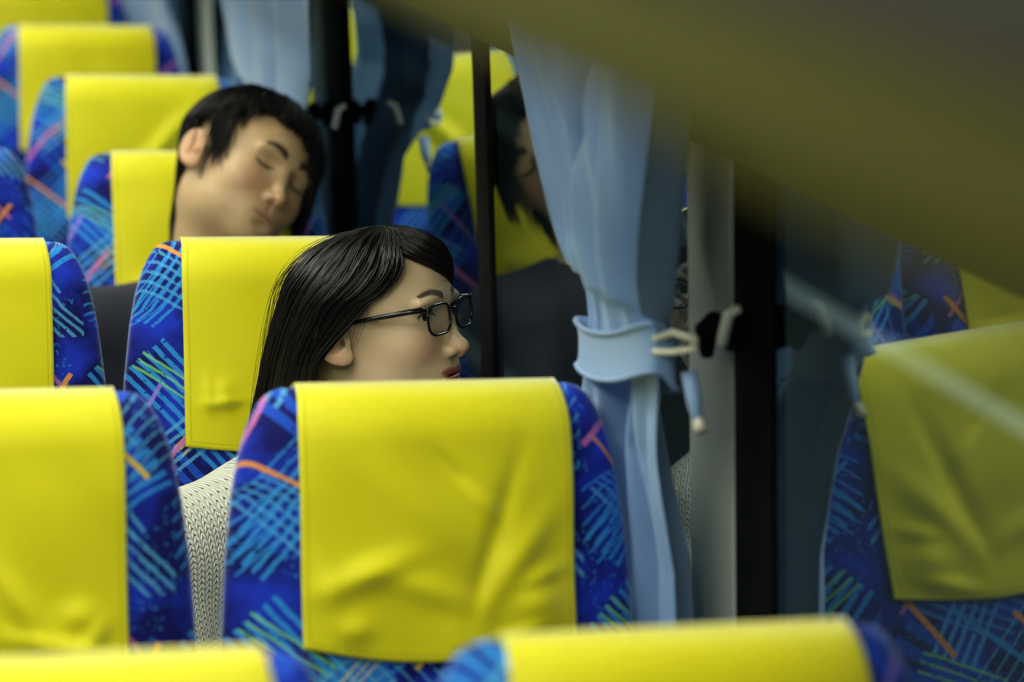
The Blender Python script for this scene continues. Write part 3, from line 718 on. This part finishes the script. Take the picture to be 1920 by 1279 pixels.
def make_person(k):
    Rh, C = k['R'], np.array(k['C']); K = k['K']; origin = np.array([K['hip'][0], K['hip'][1], 0.0])
    t = thing('person', k['label'], 'person', tuple(origin))
    W = lambda p: tuple(np.array(p)-origin)                       # world -> person-local
    toH = lambda P: xf(P, Rh, C-origin)
    g = {n: W(v) for n, v in K.items()}
    mid = lambda a, b, f: tuple(np.array(a)*(1-f)+np.array(b)*f)
    sc = k.get('build', 1.0)
    def torso(P, e=0.0):
        d = ell(P, g['chest'], (.150*sc+e, .100*sc+e, .155+e))
        d = smin(d, ell(P, g['belly'], (.130*sc+e, .098*sc+e, .130+e)), .06)
        d = smin(d, ell(P, g['hip'], (.160*sc+e, .115+e, .095+e)), .06)
        for s in 'LR':
            d = smin(d, cap(P, mid(g['neckbase'], g['sh'+s], .25), g['sh'+s], .050*sc+e, .050*sc+e), .05)
            d = smin(d, cap(P, g['sh'+s], g['el'+s], .048*sc+e, .038*sc+e), .03)
        return d
    def fore(P, e=0.0):
        d = None
        for s in 'LR':
            q = cap(P, g['el'+s], g['wr'+s], .038*sc+e, .026*sc+e); d = q if d is None else np.minimum(d, q)
        return d
    def legs(P, e=0.0):
        d = None
        for s in 'LR':
            q = cap(P, mid(g['hip'], g['kn'+s], .12), g['kn'+s], .074*sc+e, .053*sc+e); q = smin(q, cap(P, g['kn'+s], g['an'+s], .050*sc+e, .036*sc+e), .03)
            d = q if d is None else smin(d, q, .02)
        return d
    hp = (K['wrL'], K['wrR'])
    def body(P):
        d = smin(smin(torso(P), fore(P), .02), legs(P), .04)
        for s, sg in (('L', -1), ('R', 1)):
            d = smin(d, hand_field(P, g['wr'+s], k['handdir'][s], (-sg*-1.0*(-1), 0, 0) if False else ((-1, 0, 0) if s == 'L' else (1, 0, 0)), (0, 0, 1)), .012)
        for s in 'LR':
            a = g['an'+s]; d = smin(d, cap(P, (a[0], a[1], .05), (a[0], a[1]-.12, .035), .036, .028), .03)
        return smin(d, head_field(toH(P), k), .02)
    lo = C-origin-.16; hi = C-origin+.16; lo[2] += .0; fine = k['fine']
    AX = [axis(-.36, .36, lo[0]+.03, hi[0]-.03, fine, .012), axis(-.66, .30, lo[1]+.03, hi[1]-.03, fine, .012), axis(-.0, C[2]+.16, lo[2]+.02, hi[2], fine, .012)]
    V = field(AX, body); v, f = surface_net(AX, V)
    L = np.stack(toH([v[:, 0], v[:, 1], v[:, 2]]), 1)
    mesh_np('body', v, f, k['skin'], t, tone(L, k))
    # clothes
    A2 = [np.arange(-.36, .36, .0055, dtype=np.float32), np.arange(-.50, .26, .0055, dtype=np.float32), np.arange(.40, C[2]-.04, .0055, dtype=np.float32)]
    def top(P):
        d = smin(torso(P, .011), fore(P, .011), .02)
        d = smin(d, cap(P, mid(g['chest'], g['neckbase'], .8), g['neckbase'], .060*sc, .056*sc), .04)
        for s in 'LR':                                            # open cuffs just above the wrist
            a, b = np.array(g['el'+s]), np.array(g['wr'+s]); n_ = (b-a)/np.linalg.norm(b-a); c = a+(b-a)*.95
            far = ((P[0]-c[0])*n_[0]+(P[1]-c[1])*n_[1]+(P[2]-c[2])*n_[2])
            near = np.sqrt((P[0]-b[0])**2+(P[1]-b[1])**2+(P[2]-b[2])**2)-.11
            d = np.maximum(d, np.minimum(far, .05)*(near < 0)+(-1)*(near >= 0))
        d += .0022*np.sin(P[0]*40+P[2]*55+2*np.sin(P[1]*30))*(P[2] < C[2]-.22)
        nb = g['neckbase']; rho = np.sqrt((P[0]-nb[0])**2+(P[1]-nb[1])**2)
        d = np.maximum(d, np.minimum(P[2]-(nb[2]+.025)-(P[1]-nb[1])*.35, .082-rho)); d = np.maximum(d, P[2]-nb[2]-.07)
        return np.maximum(d, .445-P[2])
    v, f = surface_net(A2, field(A2, top)); mesh_np(k['topname'], v, f, k['topmat'], t)
    A3 = [np.arange(-.34, .34, .007, dtype=np.float32), np.arange(-.66, .20, .007, dtype=np.float32), np.arange(.06, .62, .007, dtype=np.float32)]
    def trou(P):
        d = smin(legs(P, .010), ell(P, g['hip'], (.168*sc, .122, .100)), .05); return np.maximum(np.maximum(d, P[2]-.58), .09-P[2])
    v, f = surface_net(A3, field(A3, trou)); mesh_np('trousers', v, f, k['legmat'], t)
    for s in 'LR':
        a = g['an'+s]; A4 = [np.arange(a[0]-.07, a[0]+.07, .005, dtype=np.float32), np.arange(a[1]-.22, a[1]+.09, .005, dtype=np.float32), np.arange(-.005, .13, .005, dtype=np.float32)]
        v, f = surface_net(A4, field(A4, lambda P: np.maximum(np.maximum(smin(cap(P, (a[0], a[1], .05), (a[0], a[1]-.13, .034), .046, .038), cap(P, (a[0], a[1], .05), (a[0], a[1], .10), .045, .045), .03), .001-P[2]), P[2]-.105)))
        mesh_np('shoe', v, f, MBLK, t)
    # head group lives in head frame
    Mh = Matrix(Rh.tolist()).to_4x4(); Mh.translation = Vector(tuple(C-origin))
    def place(o): o.matrix_local = Mh; return o
    if not k['closed']:
        for s in (-1, 1):
            n = 24; vs = []; g_ = k['gaze']
            R_ = Matrix.Rotation(g_[0], 3, 'Z') @ Matrix.Rotation(g_[1], 3, 'X')
            for i in range(n+1):
                for j in range(n):
                    a = math.pi*i/n; bq = 2*math.pi*j/n; r = .0121
                    p = Vector((math.sin(a)*math.cos(bq)*r, -math.cos(a)*r*(1.04 if i < 4 else 1), math.sin(a)*math.sin(bq)*r)); vs.append(R_ @ p + Vector((s*.031, -.0668, .0003)))
            fs = [(i*n+j, i*n+(j+1) % n, (i+1)*n+(j+1) % n, (i+1)*n+j) for i in range(n) for j in range(n)]
            o = link('eye', vs, fs, None, t, True, mats=[k['white'], k['iris'], k['pupil']]); place(o)
            for q, pl in enumerate(o.data.polygons): r_ = q//n; pl.material_index = 2 if r_ < 2 else (1 if r_ < 4 else 0)
            # lashes
        for s in (-1, 1):
            S = []
            for u in np.linspace(-1, 1, 26):
                x = s*(.0315+.0125*u); z = .0052*(1-u*u)+.0002; y = -.0795+.006*u*u*.8
                S.append([(x, y, z), (x+s*.0010*(u+.3), y-.004, z+.0008), (x+s*.002*(u+.3), y-.0068, z+.0032)])
            v, f = strands_mesh(np.array(S), np.array([.0003, .00025, .0001])); place(mesh_np('eyelashes', v, f, k['hairmat'], t))
    else:
        for s in (-1, 1):
            S = []
            for u in np.linspace(-1, 1, 22):
                x = s*(.031+.0125*u); z = -.0050+.0022*u*u; y = -.0790+.005*u*u
                S.append([(x, y, z), (x, y-.004, z-.0025), (x, y-.006, z-.004)])
            v, f = strands_mesh(np.array(S), np.array([.0005, .0004, .0001])); place(mesh_np('eyelashes', v, f, k['hairmat'], t))
    hv = k['hair'](); 
    for nm, (v, f) in hv.items(): place(mesh_np(nm, v, f, k['hairmat'], t))
    return t, Mh, origin

# --- woman: sleek bob swept behind her right ear
def hull_pt(th, s, a=.0850, b=.0965, yc=.004, zc=.022, h=.071, zend=-.205, curl=.0, fl=0):
    """th from the face (0) round the right side (-) ; s 0 crown .. .5 widest .. 1 tips. arrays"""
    ph = np.clip(s/.5, 0, 1)*math.pi/2
    rho = np.where(s < .5, np.sin(ph)**.9, 1.0); z = np.where(s < .5, zc+h*np.cos(ph)**1.05, zc+(zend-zc)*np.clip((s-.5)/.5, 0, 1))
    low = np.clip((s-.5)/.5, 0, 1)
    rho = rho*(1+.56*np.sin(low*math.pi*.55)*np.clip(-np.cos(th)+.55, 0, 1))
    fr = np.clip(np.cos(th), 0, 1)*np.clip((s-.3)/.2, 0, 1)
    return np.stack([a*rho*np.sin(th), yc-b*rho*np.cos(th)*(1-.11*fr), z], -1)
def woman_hair():
    r = np.random.default_rng(5)
    def path(q, K=34, jit=None):
        """q 0: right front edge ... 1: left front edge"""
        q = np.asarray(q, float)[:, None]; tt = np.linspace(0, 1, K)[None, :]
        D = math.pi/180
        th0 = np.interp(q, [0, .10, .25, .55, .85, 1], [-46*D, -64*D, -102*D, -180*D, -288*D, -408*D])
        th1 = np.interp(q, [0, .10, .25, .55, .85, 1], [-101*D, -106*D, -122*D, -180*D, -262*D, -309*D])
        s0 = np.interp(q, [0, .10, .25, .75, .92, 1], [.02, .02, .02, .02, .02, .02])
        s = s0+(1-s0)*tt; sd = np.interp(q, [0, .10, .25, .75, .92, 1], [.24, .12, .02, .02, .10, .20])
        w_ = sm(np.clip((s-sd)/(.66-sd), 0, 1))**np.where(q < .5, 2.5, .8); th = th0+(th1-th0)*w_
        P = hull_pt(th, s)
        # crown leans towards the parting (on her left, towards the front)
        up = (1-np.clip(s/.5, 0, 1))[..., None]; P = P+up*np.array([.012, -.022, 0])
        # right side hugs the head and goes behind the ear; left front falls over the brow
        side = np.exp(-((q-.06)/.10)**2)*np.exp(-((s-.60)/.12)**2); P[..., 0] += side*.006; P[..., 1] += side*.004
        return P, s
    q = np.linspace(0, 1, 150); P, s = path(q, 44); P = P.copy(); c = np.array([0, .012, .0])
    hull = (P-c)*np.array([.975, .975, .985])+c
    Vh = hull.reshape(-1, 3); Fh = np.array(grid_faces(150, 44))
    # strands, gathered in locks
    N = 5200; qc = np.sort(r.uniform(0, 1, 210)); ci = r.integers(0, 210, N); q = np.clip(qc[ci]+r.normal(0, .0042, N), 0, 1)
    P, s = path(q, 34); off = (r.uniform(0, 1, N)**1.5)[:, None]*.0050
    lock = np.sin(ci*2.7)[:, None]*.0009
    Nn = P-np.array([0, .012, .02]); Nn[..., 2] *= np.where(s < .5, 1, 0); Nn /= np.linalg.norm(Nn, axis=2, keepdims=True)+1e-9
    wav = .0010*np.sin(s*18+ci[:, None]*1.3)
    P = P+Nn*(off+lock+wav)[..., None]
    P[..., 1] += (.0022*np.sin(s*9+ci[:, None]*2.1)); P[..., 0] += .0008*np.sin(s*14+ci[:, None])
    end = 1-np.clip((s-.90)/.1, 0, 1)*0
    ln = r.uniform(.93, 1.0, N)
    V, F = strands_mesh(P, np.linspace(.00085, .0006, 34))
    # a few flyaways
    n2 = 110; q = r.uniform(.12, .9, n2); P2, s2 = path(q, 34); N2 = P2-np.array([0, .012, .02]); N2 /= np.linalg.norm(N2, axis=2, keepdims=True)
    amp = r.uniform(.004, .016, n2)[:, None]*np.sin(s2*math.pi*r.uniform(.8, 1.6, n2)[:, None])**2
    P2 = P2+N2*(amp+.004)[..., None]; V2, F2 = strands_mesh(P2, np.linspace(.00028, .00015, 34))
    # wisps in front of the ear
    S3 = []
    for i in range(6):
        u = i/5+r.normal(0, .1); a = np.array([-.076-.002*u, -.034+.026*u, .020]); S3.append([a+np.array([-.001-.003*math.sin(tq*3), .006*tq+.016*tq*tq, -.045*tq-.012*u*tq]) for tq in np.linspace(0, 1, 34)])
    V3, F3 = strands_mesh(np.array(S3), np.linspace(.0003, .0001, 34))
    Va = np.concatenate([Vh, V, V2, V3]); Fa = np.concatenate([Fh, F+len(Vh), F2+len(Vh)+len(V), F3+len(Vh)+len(V)+len(V2)])
    return {'hair': (Va, Fa)}
def man_hair():
    r = np.random.default_rng(11); D = math.pi/180
    def pts(th, s, out):
        ph = s*math.pi*.5*1.25
        rho = np.sin(np.minimum(ph, math.pi/2)); z = .022+.090*np.cos(np.minimum(ph, math.pi/2)) 
        back = np.clip(-np.cos(th), 0, 1)
        rho = rho*(1-.16*np.clip(s-.8, 0, 1)/.2*back*1.0)
        a, b = .0810+out, .1000+out
        gd = RM.T @ np.array([0, 0, -1.0]); gd = gd*.5+np.array([0, 0, -.5]); gd /= np.linalg.norm(gd)
        return np.stack([a*rho*np.sin(th), .010-b*rho*np.cos(th), z+out*np.clip(1-s, 0, 1)], -1) + (np.clip(ph-math.pi/2, 0, 2)*.145)[..., None]*gd
    def send(th):            # where the hair ends, as s, for direction th (0 = face)
        sg = (th/D+180) % 360-180; d = np.abs(sg)
        rt = np.interp(d, [0, 20, 40, 55, 64, 70, 76, 82, 92, 102, 110, 120, 140, 180], [.60, .58, .54, .58, .78, 1.02, .96, .74, .72, .78, 1.1, 1.36, 1.45, 1.45])
        lf = np.interp(d, [0, 15, 30, 50, 66, 76, 84, 98, 112, 140, 180], [.60, .76, .86, .90, .98, 1.02, .84, .80, 1.16, 1.40, 1.45])
        return np.where(sg < 0, rt, lf)
    n, K = 120, 30
    th = np.linspace(0, 2*math.pi, n, endpoint=False)[:, None]; s = np.linspace(0, 1, K)[None, :]*(send(th)-.03)
    Vh = pts(th+0*s, s, .000).reshape(-1, 3); Fh = np.array(grid_faces(n, K, True))
    N = 5200; th = r.uniform(0, 2*math.pi, N); ck = np.round(th*22+r.normal(0, .3, N)); 
    s0 = r.uniform(0, .75, N)**1.0; se = send(th)*(1+r.normal(0, .025, N)+.035*np.sin(ck*2.3)); s0 = s0*se
    ln = r.uniform(.40, .70, N); s1 = np.minimum(s0+ln, se+.03)
    tt = np.linspace(0, 1, 12)[None, :]
    s = s0[:, None]+(s1-s0)[:, None]*tt
    dth = (.10*np.sin(ck*1.7)+.06*r.normal(0, 1, N)+.03)[:, None]*tt**1.5
    out = (.002+.010*np.sin(math.pi*np.clip(tt, 0, 1)*.62)+(.005*np.sin(ck*3.1)+.0035*r.uniform(-1, 1, N))[:, None]*tt)
    P = pts(th[:, None]+dth, s, out)
    V, F = strands_mesh(P, np.array([.0010]*9+[.0008, .0005, .0002]))
    return {'hair': (np.concatenate([Vh, V]), np.concatenate([Fh, F+len(Vh)]))}

def frame(yaw, pitch, roll):     # yaw turns the face from -Y towards +X, pitch>0 chin up, roll>0 tips crown towards the face's left side
    return rot('Z', yaw) @ rot('X', -pitch) @ rot('Y', roll)
R_ = math.radians
WH = (.657, 2.937, 1.108)
RW = frame(R_(53), R_(10), R_(3))
MHAIR = hair_material('black_hair', srgb(19, 17, 15)); MHAIR2 = hair_material('short_black_hair', srgb(13, 12, 11), .6)
SKW = skin_material('skin_light', srgb(228, 200, 158), srgb(172, 84, 80), srgb(52, 40, 32))
SKM = skin_material('skin_warm', srgb(206, 173, 128), srgb(186, 136, 108), srgb(40, 32, 26))
nW = RW.T @ np.array([0, 0, -1.0])
KW = dict(hip=(.606, 2.83, .585), belly=(.606, 2.88, .68), chest=(.606, 2.92, .80), neckbase=(.612, 2.955, .922), shL=(.735, 2.90, .860), shR=(.442, 2.905, .858),
          elL=(.745, 2.80, .70), elR=(.425, 2.83, .68), wrL=(.66, 2.62, .66), wrR=(.53, 2.62, .655), knL=(.68, 2.48, .545), knR=(.53, 2.48, .545), anL=(.655, 2.52, .09), anR=(.555, 2.52, .09))
woman = dict(man=False, closed=False, R=RW, C=WH, K=KW, build=.92, fine=.0019, skin=SKW, topname='sweater', topmat=knit_material(), legmat=simple('dark_denim', srgb(40, 44, 60), .8),
             handdir={'L': (-.35, -1, -.1), 'R': (.35, -1, -.1)}, hairmat=MHAIR, gaze=(-.05, 0), label='woman in glasses and white knit sweater gazing sideways through the window',
             white=simple('eye_white', srgb(225, 220, 210), .25), iris=simple('iris_brown', srgb(60, 38, 24), .2), pupil=simple('pupil_black', (.003, .003, .003), .1), hair=woman_hair)
woman['neck'] = ((0, .030, -.050), tuple(RW.T @ (np.array(KW['neckbase'])-np.array(WH))))
MH = (.6495, 3.7385, 1.137)
RM = frame(R_(28), R_(6), R_(36))
KM = dict(hip=(.590, 3.52, .59), belly=(.590, 3.58, .69), chest=(.595, 3.65, .81), neckbase=(.602, 3.705, .948), shL=(.765, 3.665, .915), shR=(.430, 3.665, .922),
          elL=(.765, 3.55, .68), elR=(.400, 3.57, .68), wrL=(.66, 3.34, .66), wrR=(.53, 3.34, .655), knL=(.68, 3.17, .545), knR=(.52, 3.17, .545), anL=(.655, 3.22, .09), anR=(.555, 3.22, .09))
man = dict(man=True, closed=True, R=RM, C=MH, K=KM, build=1.02, fine=.0022, skin=SKM, topname='jacket', topmat=simple('navy_wool', srgb(26, 29, 44), .85), legmat=simple('navy_trousers', srgb(24, 27, 40), .85),
           handdir={'L': (-.35, -1, -.1), 'R': (.35, -1, -.1)}, hairmat=MHAIR2, gaze=(0, 0), label='man in dark navy jacket asleep with his head tipped toward the window', white=None, iris=None, pupil=None, hair=man_hair)
man['neck'] = ((0, .030, -.050), tuple(RM.T @ (np.array(KM['neckbase'])-np.array(MH))))
wt, WM, worg = make_person(woman)
mt_, MM, morg = make_person(man)

# --- eyeglasses on the woman's face
gt = thing('eyeglasses', 'black framed eyeglasses with slim arms worn by the woman', 'glasses', WH)
gt.rotation_mode = 'QUATERNION'; gt.rotation_quaternion = Matrix(RW.tolist()).to_quaternion()
MFR = simple('black_acetate', srgb(14, 12, 12), .22)
mlens = bpy.data.materials.new('spectacle_lens'); mlens.use_nodes = True; nt = mlens.node_tree
for n in list(nt.nodes): nt.nodes.remove(n)
o_ = nt.nodes.new('ShaderNodeOutputMaterial'); m_ = nt.nodes.new('ShaderNodeMixShader'); fr_ = nt.nodes.new('ShaderNodeMath'); fr_.operation = 'MULTIPLY_ADD'; fr_.inputs[1].default_value = .4; fr_.inputs[2].default_value = .03; lw_ = nt.nodes.new('ShaderNodeLayerWeight'); lw_.inputs[0].default_value = .2; nt.links.new(lw_.outputs['Fresnel'], fr_.inputs[0])
a_ = nt.nodes.new('ShaderNodeBsdfTransparent'); a_.inputs[0].default_value = (.98, .98, .98, 1); b_ = nt.nodes.new('ShaderNodeBsdfGlossy'); b_.inputs['Roughness'].default_value = .02
nt.links.new(fr_.outputs[0], m_.inputs[0]); nt.links.new(a_.outputs[0], m_.inputs[1]); nt.links.new(b_.outputs[0], m_.inputs[2]); nt.links.new(m_.outputs[0], o_.inputs[0])
def rim_pts(s, n=40, k=1.0):
    out = []
    for i in range(n):
        a = 2*math.pi*i/n; c, q = math.cos(a), math.sin(a); ex = 2/3.2
        x = .0255*k*math.copysign(abs(c)**ex, c); z = .0165*k*math.copysign(abs(q)**ex, q)
        x *= (1+.06*q); out.append((s*(.0335+x), -.0965+.10*max(0, x+.01)*1.0*.9-.0, z-.0035))
    return out
for s in (-1, 1):
    MB().tube(rim_pts(s), .0016, 8, True).obj('rim', MFR, gt, True)
    lp = rim_pts(s, 40, .985); c_ = tuple(sum(q[i] for q in lp)/40 for i in range(3))
    link('lens', lp+[(c_[0], c_[1]-.001, c_[2])], [(i, (i+1) % 40, 40) for i in range(40)], mlens, gt)
    MB().tube([(s*.0600, -.0925, .0095), (s*.0655, -.0900, .0105), (s*.0725, -.078, .0100), (s*.0765, -.045, .0065), (s*.0790, .000, .001), (s*.0790, .012, -.004), (s*.076, .026, -.022), (s*.073, .032, -.034)],
              [.0022, .0032, .0032, .0029, .0025, .0022, .0018, .0015], 8).obj('temple_arm', MFR, gt, True)
    MB().tube([(s*.0085, -.0955, -.008), (s*.010, -.0915, -.011)], [.001, .0018], 6).obj('nose_pad', mlens, gt, True)
MB().tube([(-.0098, -.0972, .003), (-.005, -.0990, .0052), (.005, -.0990, .0052), (.0098, -.0972, .003)], .0015, 8).obj('bridge', MFR, gt, True)
